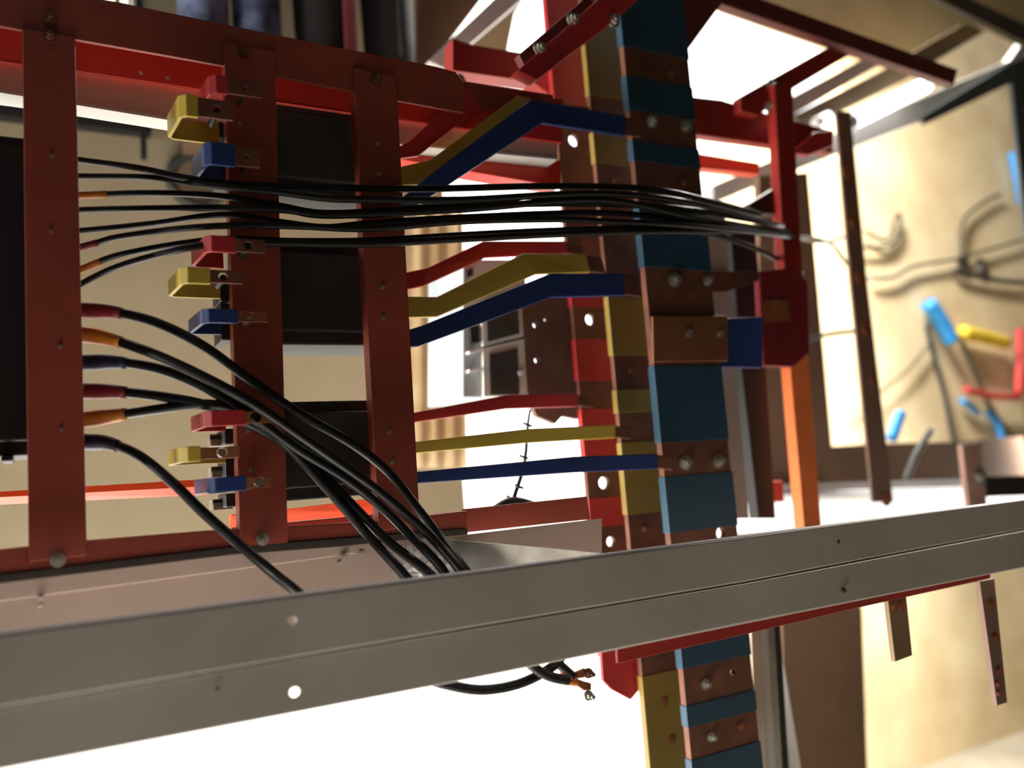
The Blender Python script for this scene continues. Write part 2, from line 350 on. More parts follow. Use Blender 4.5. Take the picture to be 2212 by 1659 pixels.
# ------------------------------------------------------------------ three main busbars
def busbar(name, label, xl, xr_, Y, th, m, bands, ytop, ybot, holes=(), bolts=(), bevel=0.001):
    """copper bar with coloured sleeves; xl/xr at mid-height; bands = sleeve extents along its left edge"""
    t = thing(name, label, 'busbar')
    X0 = W(xl, 829, Y).x; X1 = W(xr_, 829, Y).x
    def z(py):
        a, b = 0.0, 2.6
        lo, hi = -1.0, 4.0
        for _ in range(40):
            mid = (lo + hi) / 2; v = Vector((X0, Y, mid)) - CAM
            pyy = 829.5 - FPX * v.dot(UP) / v.dot(FWD)
            if pyy > py: lo = mid
            else: hi = mid
        return (lo + hi) / 2
    hh = []
    for (hx, hy, r) in holes:
        c = W(hx, hy, Y); rr = (W(hx + r, hy, Y) - c).length; hh.append(circle(c.x, c.z, rr))
    bm = prism_bm([(X0, z(ybot)), (X1, z(ybot)), (X1, z(ytop)), (X0, z(ytop))], hh, lambda x, zz: Vector((x, Y, zz)), Vector((0, th, 0)))
    link('copper_bar', bm, COPD if m is not BLUB else COPD, t, bevel=0.0006)
    for (y0, y1) in bands:
        box('sleeve', (X0 - 0.0012, Y - 0.0012, z(y1)), (X1 + 0.0012, Y + th + 0.0012, z(y0)), m, t, bevel=0.0006)
    for (bx, by, r) in bolts: bolt('bolt' if r > 8 else 'rivet', bx, by, Y - 0.0008, r * 0.92, STEEL if r > 8 else COP, t, hexa=r > 8)
    settle(t); return t
YB, YY, YR = 0.87, 0.925, 0.98
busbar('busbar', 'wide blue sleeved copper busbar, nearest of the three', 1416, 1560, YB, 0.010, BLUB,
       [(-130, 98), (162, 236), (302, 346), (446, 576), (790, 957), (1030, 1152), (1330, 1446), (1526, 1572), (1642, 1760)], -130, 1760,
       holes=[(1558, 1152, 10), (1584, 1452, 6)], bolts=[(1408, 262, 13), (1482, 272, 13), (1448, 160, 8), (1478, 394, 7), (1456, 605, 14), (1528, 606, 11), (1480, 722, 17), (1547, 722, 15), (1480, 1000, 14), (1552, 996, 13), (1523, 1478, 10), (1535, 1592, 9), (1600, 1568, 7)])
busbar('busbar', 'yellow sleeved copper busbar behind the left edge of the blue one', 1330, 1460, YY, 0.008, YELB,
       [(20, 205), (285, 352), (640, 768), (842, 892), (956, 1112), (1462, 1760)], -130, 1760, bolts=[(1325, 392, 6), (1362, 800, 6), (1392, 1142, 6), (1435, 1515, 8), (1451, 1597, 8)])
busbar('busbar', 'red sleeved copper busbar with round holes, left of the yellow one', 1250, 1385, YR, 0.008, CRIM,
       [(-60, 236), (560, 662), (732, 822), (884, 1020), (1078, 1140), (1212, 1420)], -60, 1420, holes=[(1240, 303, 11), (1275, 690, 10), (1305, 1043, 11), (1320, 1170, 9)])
t = thing('busbar_end_plate', 'red pointed plate hanging below the grey beam', 'plate')
plate('plate_body', [(1298, 1395), (1388, 1380), (1385, 1486), (1363, 1512), (1322, 1490), (1303, 1470)], 0.94, 0.006, CRIM, t, bevel=0.0008); settle(t)

# ------------------------------------------------------------------ links between breakers and busbars
def linkbar(label, m, top, bot, Ys, endm=None, th=0.006):
    t = thing('busbar_link', label, 'busbar link')
    ribbon('bent_bar', top, bot, Ys, th, m, t)
    # bare copper end on the bar it meets
    (x, y0), (x2, y1) = top[-1], bot[-1]
    ribbon('bare_end', [(x - 4, y0 + 2), (x + 34, y0 + 6)], [(x2 - 4, y1 - 2), (x2 + 34, y1 + 3)], [Ys[-1] + 0.001, Ys[-1] + 0.001], th * 0.7, COPD, t)
    settle(t)
linkbar('dark red bent link, uppermost, right of the third post', CRIM, [(858, 318), (885, 305), (1008, 190), (1185, 208)], [(862, 342), (905, 336), (1030, 236), (1185, 250)], [0.858, 0.858, 0.858, 0.93])
linkbar('yellow bent link rising behind the upper blue link', YEL, [(855, 362), (930, 345), (1118, 206), (1240, 225)], [(858, 400), (935, 398), (1145, 236), (1240, 262)], [0.850, 0.850, 0.852, 0.90])
linkbar('blue bent link rising steeply to the busbars at the top', BLU, [(862, 432), (935, 372), (1148, 214), (1352, 250)], [(872, 462), (965, 402), (1172, 265), (1352, 293)], [0.842, 0.838, 0.83, 0.85])
linkbar('red bent link just below the upper cable bundle', CRIM, [(868, 590), (925, 578), (1045, 520), (1225, 520)], [(872, 627), (915, 618), (1050, 556), (1225, 548)], [0.90, 0.90, 0.92, 0.945])
linkbar('yellow bent link at mid height, above the middle blue link', YEL, [(872, 640), (945, 641), (1130, 547), (1266, 549)], [(876, 686), (945, 684), (1160, 592), (1276, 588)], [0.88, 0.88, 0.885, 0.90])
linkbar('navy bent link at mid height, in front of the yellow link', BLU, [(872, 716), (915, 702), (1190, 590), (1345, 590)], [(878, 750), (905, 748), (1192, 642), (1352, 638)], [0.85, 0.85, 0.84, 0.85])
linkbar('slim straight red link above the bright opening', CRIM, [(885, 893), (1095, 853), (1250, 850)], [(885, 914), (1095, 883), (1250, 878)], [0.90, 0.92, 0.95])
linkbar('slim straight yellow link across the bright opening', YEL, [(890, 955), (1140, 926), (1330, 917)], [(890, 980), (1140, 957), (1330, 946)], [0.88, 0.89, 0.90])
linkbar('slim straight navy link, lowest across the bright opening', BLU, [(890, 1020), (1240, 986), (1422, 980)], [(890, 1045), (1240, 1021), (1422, 1013)], [0.86, 0.85, 0.855])
t = thing('busbar_link', 'short blue link tail leaving the blue busbar to the right', 'busbar link')
ribbon('bent_bar', [(1500, 690), (1648, 684)], [(1500, 792), (1648, 795)], [0.885, 0.885], 0.006, BLU, t)
ribbon('bare_end', [(1410, 682), (1572, 682)], [(1412, 782), (1574, 780)], [0.862, 0.862], 0.005, mat('stained_copper', (132, 84, 58), 0.5, 0.3), t); settle(t)

# ------------------------------------------------------------------ black cables
def cable(label, pts, r, boot=None, nboot=2, group=None, wav=False):
    t = thing('power_cable', label, 'cable', group)
    tube('jacket', pts, r, CAB, t)
    if boot:
        P = smoothpath([W(*p) for p in pts], 6)
        L = 0; k = 0
        while k < len(P) - 2 and L < nboot: L += (P[k + 1] - P[k]).length; k += 1
        rr = (lambda s: r * (1.62 if s < 0.62 else 1.62 - (s - 0.62) / 0.38 * 0.42)) if not callable(r) else 0.0034
        link('cable_boot', tube_bm(P[:k + 1], rr, 12), boot, t, smooth=True)
    settle(t); return t
B = 0.832; f1 = 0.788; R1 = 0.0027
right = [(1720, 500, 1.0), (1800, 560, 1.25), (1850, 590, 1.4)]
UC = [
 ('thin black cable, highest of the upper bundle', [(120, 338, B), (190, 348, B), (300, 363, .82), (400, 384, .79), (500, 397, f1), (650, 403, f1), (900, 408, f1), (1200, 402, .80), (1400, 408, .81), (1520, 432, .83), (1640, 462, .92)], None),
 ('second highest black cable of the upper bundle', [(120, 380, B), (190, 381, B), (330, 384, .82), (450, 400, .79), (600, 415, f1), (700, 428, f1), (790, 431, f1), (1000, 432, f1), (1300, 418, .80), (1500, 440, .83), (1650, 480, .92)], None),
 ('black cable with orange end sleeve, upper bundle', [(120, 422, B), (190, 421, B), (330, 417, .82), (480, 424, .79), (600, 444, f1), (690, 460, f1), (800, 458, f1), (1000, 444, f1), (1300, 440, .80), (1500, 455, .83), (1690, 488, .95)], BOOTO),
 ('nearly level black cable below the orange sleeved one', [(120, 456, B), (190, 453, B), (330, 450, .82), (500, 449, .79), (620, 454, f1), (720, 465, f1), (1000, 452, f1), (1300, 432, .80), (1500, 470, .83), (1720, 505, 1.0)], None),
 ('black cable rising gently to the middle of the upper bundle', [(120, 502, B), (190, 497, B), (330, 483, .82), (480, 464, .79), (600, 479, f1), (700, 491, f1), (790, 484, f1), (1000, 470, f1), (1300, 460, .80), (1500, 478, .83), (1650, 500, .93), (1790, 522, 1.2), (1860, 494, 1.4)], None),
 ('black cable with dark red sleeve in the upper bundle', [(120, 545, B), (190, 530, B), (260, 511, .82), (400, 493, .79), (520, 487, f1), (650, 489, f1), (800, 494, f1), (1000, 478, f1), (1200, 474, .80), (1300, 478, .80), (1500, 488, .83), (1690, 510, .95), (1790, 524, 1.2), (1835, 575, 1.3), (1880, 604, 1.4)], BOOTR),
 ('black cable with amber sleeve curving up to the bundle', [(130, 598, B), (185, 578, B), (260, 550, .82), (400, 525, .79), (500, 516, f1), (620, 521, f1), (800, 520, f1), (1000, 508, f1), (1200, 498, .80), (1400, 494, .81), (1530, 505, .85), (1640, 540, .95), (1730, 590, 1.1)], BOOTO),
 ('lowest black cable of the upper bundle', [(135, 640, B), (185, 608, B), (260, 574, .82), (380, 541, .79), (480, 527, f1), (600, 525, f1), (800, 527, f1), (1000, 516, f1), (1200, 506, .80), (1400, 500, .81), (1540, 500, .86), (1680, 500, .97)], None)]
def stagger(p, off): return [(x, y, Y + (off if k >= 3 and Y < 0.9 else 0)) for k, (x, y, Y) in enumerate(p)]
for ci, (l, p, b) in enumerate(UC): cable(l, stagger(p, (0, -0.012, 0.0, -0.010, 0.0, -0.012, 0.0, -0.012)[ci]), lambda s: 0.0027 + 0.0017 * s, b, 0.034)
R2 = 0.0045
f2 = 0.782; bt = 0.735
LC = [
 ('thick black cable with dark red boot, highest of the lower cables', [(130, 668, B), (190, 671, B), (250, 675, .82), (340, 698, .80), (440, 748, f2), (540, 820, f2), (650, 895, f2), (760, 958, f2), (840, 1020, .78), (900, 1095, .77), (950, 1160, .76), (1012, 1240, .72), (1110, 1350, .70), (1200, 1428, .70), (1238, 1462, .70)], BOOTR),
 ('thick black cable with orange boot below the red booted one', [(130, 722, B), (190, 724, B), (250, 736, .82), (340, 768, .80), (440, 814, f2), (540, 868, .775), (640, 935, .775), (740, 1005, .775), (820, 1062, .77), (900, 1130, .76), (950, 1180, .75), (1000, 1240, .72), (1060, 1330, .70), (1130, 1420, .70), (1180, 1458, .70), (1228, 1470, .70)], BOOTO),
 ('thick black cable with navy boot arching over the lower pair', [(130, 784, B), (190, 783, B), (260, 783, .82), (350, 799, .80), (440, 836, f2), (540, 895, .772), (640, 968, .772), (740, 1030, .768), (820, 1092, .765), (890, 1160, .755), (965, 1246, .72), (970, 1330, .70), (940, 1420, .69), (925, 1462, .70), (980, 1482, .70), (1050, 1490, .70), (1130, 1474, .70), (1200, 1435, .70), (1220, 1400, .70)], BOOTB),
 ('thick black cable with maroon boot at lower mid height', [(130, 845, B), (190, 845, B), (260, 847, .82), (350, 857, .80), (440, 874, f2), (520, 905, .785), (600, 950, .785), (680, 1010, .78), (760, 1090, .77), (840, 1170, .76), (940, 1252, .72), (980, 1330, .70)], BOOTR),
 ('thick black cable with orange boot rising towards the red tab', [(130, 909, B), (190, 905, B), (260, 896, .82), (350, 883, .80), (440, 873, f2), (520, 888, .775), (600, 945, .775), (660, 1003, .775), (720, 1070, .77), (800, 1162, .76), (888, 1260, .72), (930, 1330, .70)], BOOTO),
 ('single black cable with navy boot curving down on its own', [(130, 952, B), (190, 955, B), (235, 958, .82), (300, 984, .80), (370, 1040, .78), (440, 1108, .775), (520, 1178, .765), (590, 1238, .74), (655, 1292, .70), (720, 1370, .69)], BOOTB)]
for ci, (l, p, b) in enumerate(LC): cable(l, stagger(p, (0.0, -0.012, 0.0, 0.0, 0.0, 0.0)[ci]), R2, b, 0.050)
for (lab, pts) in (('copper cable lug with orange shrink under the grey beam', [(1228, 1462), (1262, 1452)]), ('small copper lug and ring nut under the grey beam', [(1232, 1472), (1262, 1480)])):
    t = thing('cable_lug', lab, 'cable lug')
    (x0, y0), (x1, y1) = pts
    tube('shrink_sleeve', [(x0 - 14, y0 - 6, .70), (x0, y0, .70), (x0 + 14, y0 + 2, .70)], 0.0036, BOOTO, t)
    ribbon('lug_barrel', [(x0 + 10, y0 - 8), (x1, y1 - 8), (x1 + 16, y1 - 4)], [(x0 + 10, y0 + 6), (x1, y1 + 12), (x1 + 16, y1 + 12)], [.699, .697, .697], 0.003, COP, t)
    bolt('nut', x1 + 8, y1 + (2 if y1 < 1460 else 22), .696, 9, COPD if y1 < 1460 else STEEL, t)
    settle(t)

# ------------------------------------------------------------------ grey foreground beam and tray
g = thing('grey_beam', 'long grey folded steel beam crossing the foreground', 'beam')
G = 0.62
plate('upper_web', [(-420, 1424), (0, 1372), (1012, 1240), (1612, 1161), (2400, 1055), (2400, 1112), (2212, 1142), (1612, 1256), (1012, 1356), (0, 1528), (-420, 1600)], G, 0.003, GREY, g, holes=[(632, 1342, 8)], bevel=0.0012)
plate('lower_web', [(-420, 1607), (0, 1534), (1012, 1362), (1612, 1261), (2212, 1147), (2400, 1117), (2400, 1188), (2130, 1242), (1612, 1345), (1012, 1468), (0, 1664), (-420, 1744)], G + 0.0035, 0.003, GREY, g, holes=[(637, 1496, 11)], bevel=0.0012)
def flange(name, p0, p1, Y, dep, th, m, par, up=1):
    a = W(*p0, Y); b = W(*p1, Y); d = Vector((0, dep, 0)); u = Vector((0, 0, -th * up))
    bm = bmesh.new(); v = [bm.verts.new(q) for q in (a, b, b + d, a + d, a + u, b + u, b + d + u, a + d + u)]
    for f in ((0, 1, 2, 3), (7, 6, 5, 4), (0, 4, 5, 1), (1, 5, 6, 2), (2, 6, 7, 3), (3, 7, 4, 0)): bm.faces.new([v[i] for i in f])
    return link(name, bm, m, par, bevel=0.0008)
flange('top_flange', (-420, 1424), (2400, 1055), G + 0.002, 0.014, 0.002, WHITE, g)  # lip made white to stand for light catching it from behind
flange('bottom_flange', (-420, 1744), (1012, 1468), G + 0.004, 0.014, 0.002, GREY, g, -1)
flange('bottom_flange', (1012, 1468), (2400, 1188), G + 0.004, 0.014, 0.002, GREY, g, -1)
plate('groove', [(-420, 1590), (0, 1515), (1012, 1345), (1612, 1246), (2400, 1104), (2400, 1125), (1612, 1270), (1012, 1372), (0, 1545), (-420, 1620)], G + 0.010, 0.003, mat('groove_shade', (70, 64, 58), 0.8), g)  # recess backing, shadow of the groove put into its dark colour
for (x, y) in ((1808, 1170), (1822, 1275), (470, 1487)): bolt('screw', x, y, G + 0.002, 4, COPD, g, hexa=False)
t = thing('cable_tray', 'open grey metal tray behind the foreground beam', 'cable tray')
plate('back_wall', [(-420, 1330), (0, 1262), (500, 1200), (985, 1158), (1300, 1120), (1300, 1230), (900, 1340), (0, 1480), (-420, 1530)], 0.775, 0.003, PINKG, t)
plate('upper_lip', [(-420, 1328), (0, 1260), (500, 1198), (770, 1178), (770, 1196), (560, 1224), (0, 1300), (-420, 1362)], 0.768, 0.003, PINKG, t, bevel=0.001)
a = W(968, 1166, 0.772); b = W(1345, 1199, 0.64)
bm = bmesh.new(); dn = Vector((0, 0, -0.04)); sd = Vector((0.003, 0.0, 0)); v = [bm.verts.new(q) for q in (a, b, b + dn, a + dn, a + sd, b + sd, b + dn + sd, a + dn + sd)]
for f in ((0, 1, 2, 3), (7, 6, 5, 4), (0, 4, 5, 1), (1, 5, 6, 2), (2, 6, 7, 3), (3, 7, 4, 0)): bm.faces.new([v[i] for i in f])
link('end_plate', bm, STEEL, t)
for (x, y) in ((88, 1292), (88, 1308), (745, 1197), (782, 1192), (735, 1214)): bolt('screw', x, y, 0.768, 7, STEEL, t, nut=False)
t2 = thing('plastic_wrap', 'crumpled clear plastic between the cables above the beam', 'plastic wrap')
bm = bmesh.new(); gr = {}
for i in range(15):
    for j in range(9):
        p = W(850 + i * 10.5 + random.uniform(-4, 4), 1178 + i * 1.2 + j * 9 + random.uniform(-4, 4), 0.762 + random.uniform(-0.006, 0.006)); gr[i, j] = bm.verts.new(p)
for i in range(14):
    for j in range(8): bm.faces.new([gr[i, j], gr[i + 1, j], gr[i + 1, j + 1], gr[i, j + 1]])
PL = mat('clear_plastic', (225, 228, 235), 0.12, 0.0, var=0.02); PL.node_tree.nodes['Principled BSDF'].inputs['Alpha'].default_value = 0.45
link('film', bm, PL, t2); settle(t2)
plate_ = thing('red_strip', 'thin red steel strip under the right part of the grey beam', 'strip')
plate('strip_body', [(1333, 1390), (1612, 1335), (2140, 1230), (2140, 1250), (1850, 1314), (1612, 1370), (1335, 1433)], 0.66, 0.004, DRED, plate_, bevel=0.0008)

# ------------------------------------------------------------------ wiring loom across the bright opening
t = thing('wiring_loom', 'taped black wiring loom hanging before the bright opening', 'wiring loom')
tube('branch', [(1145, 885, .93), (1140, 920, .93), (1133, 1000, .92), (1112, 1070, .91), (1108, 1090, .90)], lambda s: 0.0014 + 0.0018 * s, BLK, t, 8)
tube('main_loom', [(950, 1150, .86), (1010, 1125, .87), (1060, 1110, .88), (1110, 1085, .90), (1180, 1098, .92), (1262, 1085, .94)], lambda s: 0.004 + 0.003 * math.sin(s * 3), BLK, t, 8)
tube('tail', [(1112, 1090, .90), (1118, 1112, .90), (1114, 1136, .90)], lambda s: 0.004 - 0.003 * s, BLK, t, 8)
for (x, y) in ((1140, 918), (1132, 988), (1122, 1052), (1104, 1076)):
    tube('cable_tie', [(x - 9, y - 4, .915), (x, y, .91), (x + 7, y + 2, .915)], 0.0018, BLK, t, 6)
settle(t)

# ------------------------------------------------------------------ things behind the links
CABG = mat('blue_grey_enamel', (176, 188, 194), 0.4)
t = thing('control_cabinet', 'pale grey control cabinet with two framed panels behind the links', 'cabinet')
K = 1.0
plate('body', [(1000, 560), (1135, 560), (1142, 858), (1000, 858)], K, 0.12, CABG, t, bevel=0.002)
plate('panel_frame', [(1040, 668), (1132, 640), (1138, 725), (1044, 748)], K - 0.008, 0.008, GREYL, t)
plate('panel', [(1052, 682), (1118, 662), (1122, 720), (1054, 738)], K - 0.011, 0.003, DGR, t)
plate('panel_frame', [(1044, 752), (1140, 730), (1142, 856), (1046, 856)], K - 0.008, 0.008, GREYL, t)
plate('panel', [(1058, 766), (1118, 752), (1122, 852), (1060, 852)], K - 0.011, 0.003, DGR, t)
plate('vent', [(1016, 706), (1034, 702), (1035, 738), (1018, 740)], K - 0.006, 0.006, BLK, t)
plate('vent', [(1008, 586), (1022, 578), (1022, 594), (1009, 600)], K - 0.006, 0.006, BLK, t)
for y in (758, 798): plate('hinge', [(1014, y), (1040, y - 6), (1040, y), (1014, y + 6)], K - 0.01, 0.01, WHITE, t)
bolt('knob', 1123, 806, K - 0.01, 6, WHITE, t, hexa=False); settle(t)
t = thing('terminal_board', 'dull brown perforated board between grey cabinet and red busbar', 'board')
plate('board', [(1128, 640), (1250, 615), (1262, 852), (1142, 858)], 0.989, 0.01, mat('dull_brown_board', (92, 66, 58), 0.7, scale=25), t, holes=[(1157, 702, 6), (1160, 778, 6), (1180, 690, 5)])
plate('lower_board', [(1150, 876), (1250, 872), (1250, 905), (1215, 898), (1200, 915), (1160, 898)], 0.989, 0.01, mat('mottled_board', (110, 84, 76), 0.7, scale=60), t); settle(t)
t = thing('hanging_sheet', 'cream sheet with brown folds hanging right of the third post', 'sheet')
bm = bmesh.new(); gv = []
for i in range(25):
    x = 880 + i * 5.0; row = []
    for j in range(12):
        row.append(bm.verts.new(W(x + j * 0.6, 440 + j * 52, 1.73) + Vector((0, 0.006 * math.sin(i * 0.9 + j * 0.15) + 0.003 * math.sin(i * 2.3), 0))))
    gv.append(row)
for i in range(24):
    for j in range(11): bm.faces.new([gv[i][j], gv[i + 1][j], gv[i + 1][j + 1], gv[i][j + 1]])
o = link('cloth', bm, CLOTH, t, smooth=True); s_ = o.modifiers.new('s', 'SOLIDIFY'); s_.thickness = 0.003; settle(t)

# ------------------------------------------------------------------ upper middle: red brackets beyond the top rail
t = thing('red_bracket', 'dark red box-section bracket right of the top rail end', 'bracket')
plate('arm', [(978, 82), (1020, 96), (1155, 118), (1196, 128), (1196, 212), (1150, 176), (978, 152)], 1.02, 0.03, DRED, t, bevel=0.001); settle(t)
t = thing('brass_spacer', 'round brownish spacer below the red bracket', 'spacer')
c = W(978, 184, 1.0); bm = bmesh.new(); bmesh.ops.create_cone(bm, cap_ends=True, segments=20, radius1=0.013, radius2=0.013, depth=0.03, matrix=Matrix.Translation(c) @ Matrix.Rotation(1.2, 4, 'Y'))
link('spacer_body', bm, mat('brown_brass', (130, 112, 84), 0.5), t, smooth=False, bevel=0.002); settle(t)
t = thing('bolted_red_arm', 'bright red slanting arm with three bolts at the top', 'arm')
ribbon('arm', [(1118, 152), (1290, 0), (1350, -60)], [(1160, 172), (1330, 42), (1400, -20)], [0.84, 0.84, 0.84], 0.02, CRIM, t)
ribbon('dark_flange', [(1120, 118), (1270, -10)], [(1148, 172), (1300, 30)], [0.855, 0.855], 0.012, MAROON, t)
for (x, y) in ((1166, 106), (1238, 44), (1324, 44)): bolt('bolt', x, y, 0.842, 13, STEEL, t)
settle(t)
t = thing('grey_strut', 'blurred pale grey strut slanting up behind the top rail end', 'strut')
plate('strut_body', [(925, 132), (1085, -20), (1150, -20), (1010, 100), (968, 152)], 1.3, 0.03, GREYL, t, bevel=0.002); settle(t)
t = thing('cream_board', 'narrow cream board behind the pale grey strut and red bracket', 'board')
plate('board', [(1000, 110), (1095, 0), (1130, -60), (1170, -60), (1112, 30), (1092, 130)], 1.6, 0.02, WALLC, t); settle(t)
t = thing('wall_shade_backdrop', 'dark brown painted-shade screen behind the top rail', 'backdrop')
plate('backdrop_body', [(905, -60), (1085, -60), (925, 150), (900, 150)], 1.65, 0.02, BROWN, t); settle(t)  # added panel, the shaded wall put into its brown colour

# ------------------------------------------------------------------ right side frame behind the busbars
t = thing('support_frame', 'blurred dark red rear frame right of the blue busbar', 'frame')
plate('rail', [(1470, 205), (1560, 215), (1640, 240), (1800, 282), (1800, 330), (1700, 318), (1500, 290), (1470, 270)], 1.02, 0.02, DRED, t, bevel=0.002)
plate('rail', [(1500, 330), (1640, 352), (1640, 376), (1500, 362)], 1.1, 0.02, ORANGE, t)
plate('brace', [(1600, 208), (1800, 95), (1850, 110), (1690, 205), (1640, 250), (1600, 240)], 1.0, 0.02, DRED, t, bevel=0.002)
plate('brace', [(1440, -60), (1570, -30), (2070, 150), (2062, 182), (1560, 8), (1500, 90), (1478, 120), (1465, 60)], 0.98, 0.02, MAROON, t, bevel=0.002)
plate('post', [(1672, 180), (1712, 180), (1744, 760), (1704, 760)], 0.985, 0.02, DRED, t, bevel=0.002)
plate('lit_lower_post', [(1704, 762), (1745, 762), (1778, 1180), (1740, 1180)], 0.985, 0.02, mat('lit_post_orange', (246, 130, 70), 0.45), t, bevel=0.002)  # lower half of the red post, low light painted in as orange
for (x, y) in ((1664, 232), (1668, 188)): bolt('bolt', x, y, 1.0, 12, STEEL, t)
t = thing('warm_grey_post', 'pinkish grey upright just behind the right edge of the blue busbar', 'post')
plate('post_body', [(1520, 440), (1565, 440), (1590, 800), (1618, 1120), (1590, 1120), (1552, 800)], 0.95, 0.01, PINKG, t, bevel=0.001)
t = thing('black_upright', 'matt black upright between grey post and brown shade panel', 'post')
plate('post_body', [(1578, 500), (1632, 500), (1655, 800), (1676, 1120), (1638, 1120), (1602, 800)], 1.02, 0.02, BLK, t, bevel=0.001)
t = thing('copper_strap', 'brown copper strap leaving the blue busbar at mid height', 'strap')
plate('strap_body', [(1500, 586), (1640, 586), (1640, 606), (1570, 630), (1500, 632)], 0.94, 0.006, COPD, t, bevel=0.0006)
t = thing('rear_busbar', 'dark crimson sleeved busbar end with copper window, right side', 'busbar')
plate('sleeve', [(1640, 585), (1720, 578), (1745, 610), (1750, 762), (1715, 792), (1650, 790)], 0.955, 0.012, mat('dark_crimson', (120, 22, 32), 0.5), t, bevel=0.0015)
plate('copper_window', [(1650, 648), (1704, 646), (1706, 692), (1652, 694)], 0.953, 0.003, COP, t)
t = thing('dark_clamp', 'dark maroon clamp block above the right end of the cables', 'clamp')
plate('block', [(1618, 440), (1680, 402), (1722, 420), (1725, 470), (1690, 462), (1620, 460)], 1.0, 0.02, mat('dark_maroon', (58, 22, 22), 0.6), t, bevel=0.002)
# perforated copper bars
def perf(label, pts, Y, holes, m=COPD):
    t = thing('perforated_bar', label, 'copper bar'); plate('bar_body', pts, Y, 0.006, m, t, bevel=0.0008)
    for (x, y, r) in holes: bolt('rivet', x, y, Y, r, COP, t, hexa=False)
    settle(t)
perf('long brown copper bar standing before the sunlit wall', [(1806, 240), (1838, 240), (1872, 600), (1930, 1085), (1886, 1085), (1838, 600)], 1.2, [(1830, 372, 12), (1845, 480, 11), (1857, 600, 11), (1873, 711, 11), (1888, 822, 9), (1914, 1078, 11)], mat('brown_oxidised_copper', (112, 84, 68), 0.6))
perf('short copper bar hanging under the beam at lower right', [(1918, 1296), (1958, 1288), (1971, 1416), (1934, 1430)], 0.665, [(1932, 1310, 7), (1948, 1308, 7)], mat('tan_copper', (150, 124, 92), 0.5, 0.2))
perf('long drilled copper bar hanging at the lower right corner', [(2116, 1256), (2148, 1250), (2176, 1518), (2154, 1525)], 0.665, [(2141, 1304, 7), (2150, 1377, 7), (2158, 1450, 7), (2156, 1478, 5), (2157, 1498, 5)], mat('mauve_copper', (150, 118, 104), 0.5, 0.2))
# painted wall-shade panel and low brown board in front of the far wall
t = thing('shade_brown_board', 'tall brown panel painted as wall shade, left of the perforated copper bar', 'board')
plate('board', [(1640, 380), (1745, 372), (1800, 1000), (1862, 1320), (1878, 1800), (1700, 1800), (1690, 1340), (1640, 1000)], 1.5, 0.02, BROWN, t)  # added panel whose brown stands for the shaded part of the far wall
t = thing('low_brown_board', 'low dark brown board lying along the foot of the sunlit wall', 'board')
plate('board', [(1780, 965), (1900, 958), (2060, 955), (2240, 940), (2240, 1046), (1790, 1052)], 1.62, 0.02, BROWN, t)
t = thing('workbench', 'white topped bench behind the right end of the grey beam', 'bench')
def slab(name, pts, th, m, par, bevel=0.001):
    """slab through four sight lines, each with its own depth"""
    w = [W(*q) for q in pts]; n = (w[1] - w[0]).cross(w[3] - w[0]).normalized(); d = n * th * (-1 if n.z > 0 else 1)
    bm = bmesh.new(); v = [bm.verts.new(q) for q in w] + [bm.verts.new(q + d) for q in w]
    for f in ((0, 1, 2, 3), (7, 6, 5, 4), (0, 4, 5, 1), (1, 5, 6, 2), (2, 6, 7, 3), (3, 7, 4, 0)): bm.faces.new([v[k] for k in f])
    return link(name, bm, m, par, bevel=bevel)
slab('bench_top', [(1580, 1064, 1.48), (2240, 1046, 1.48), (2240, 1150, 1.02), (1580, 1200, 1.02)], 0.01, WHITE, t)
slab('bench_leg', [(1600, 1240, 1.05), (1640, 1238, 1.05), (1660, 1240, 1.08), (1602, 1243, 1.08)], 0.9, WHITE, t)
plate('edge_strip', [(1690, 1046), (2080, 1034), (2080, 1052), (1690, 1062)], 1.45, 0.01, GREYL, t)
plate('dark_gap', [(2128, 1030), (2230, 1026), (2230, 1070), (2130, 1074)], 1.23, 0.01, BLK, t)
t = thing('red_block', 'orange red block on the left end of the white bench', 'block')
plate('block_body', [(1588, 1046), (1692, 1038), (1696, 1084), (1590, 1088)], 1.1, 0.06, mat('orange_red_paint', (206, 76, 46), 0.5), t, bevel=0.003)
t = thing('pink_post', 'pale pink post standing on the right part of the bench', 'post')
plate('post_body', [(2078, 960), (2118, 955), (2134, 1095), (2094, 1100)], 1.22, 0.012, mat('pale_copper', (190, 148, 130), 0.5), t, bevel=0.001)
bolt('bolt', 2118, 1030, 1.22, 12, STEEL, t)
# silver trim lower right
t = thing('silver_trim', 'bright silver edge profile right of the blue busbar, below the beam', 'profile')
plate('cream_edge', [(1622, 1340), (1643, 1336), (1662, 1800), (1640, 1800)], 0.93, 0.006, mat('cream_edge', (216, 196, 172), 0.5), t)
plate('grey_face', [(1643, 1336), (1662, 1332), (1688, 1800), (1662, 1800)], 0.932, 0.01, GREYL if 0 else GREY, t)
plate('silver_edge', [(1661, 1332), (1671, 1330), (1698, 1800), (1688, 1800)], 0.928, 0.02, STEEL, t)
plate('black_seal', [(1671, 1330), (1684, 1328), (1712, 1800), (1698, 1800)], 0.94, 0.02, BLK, t)

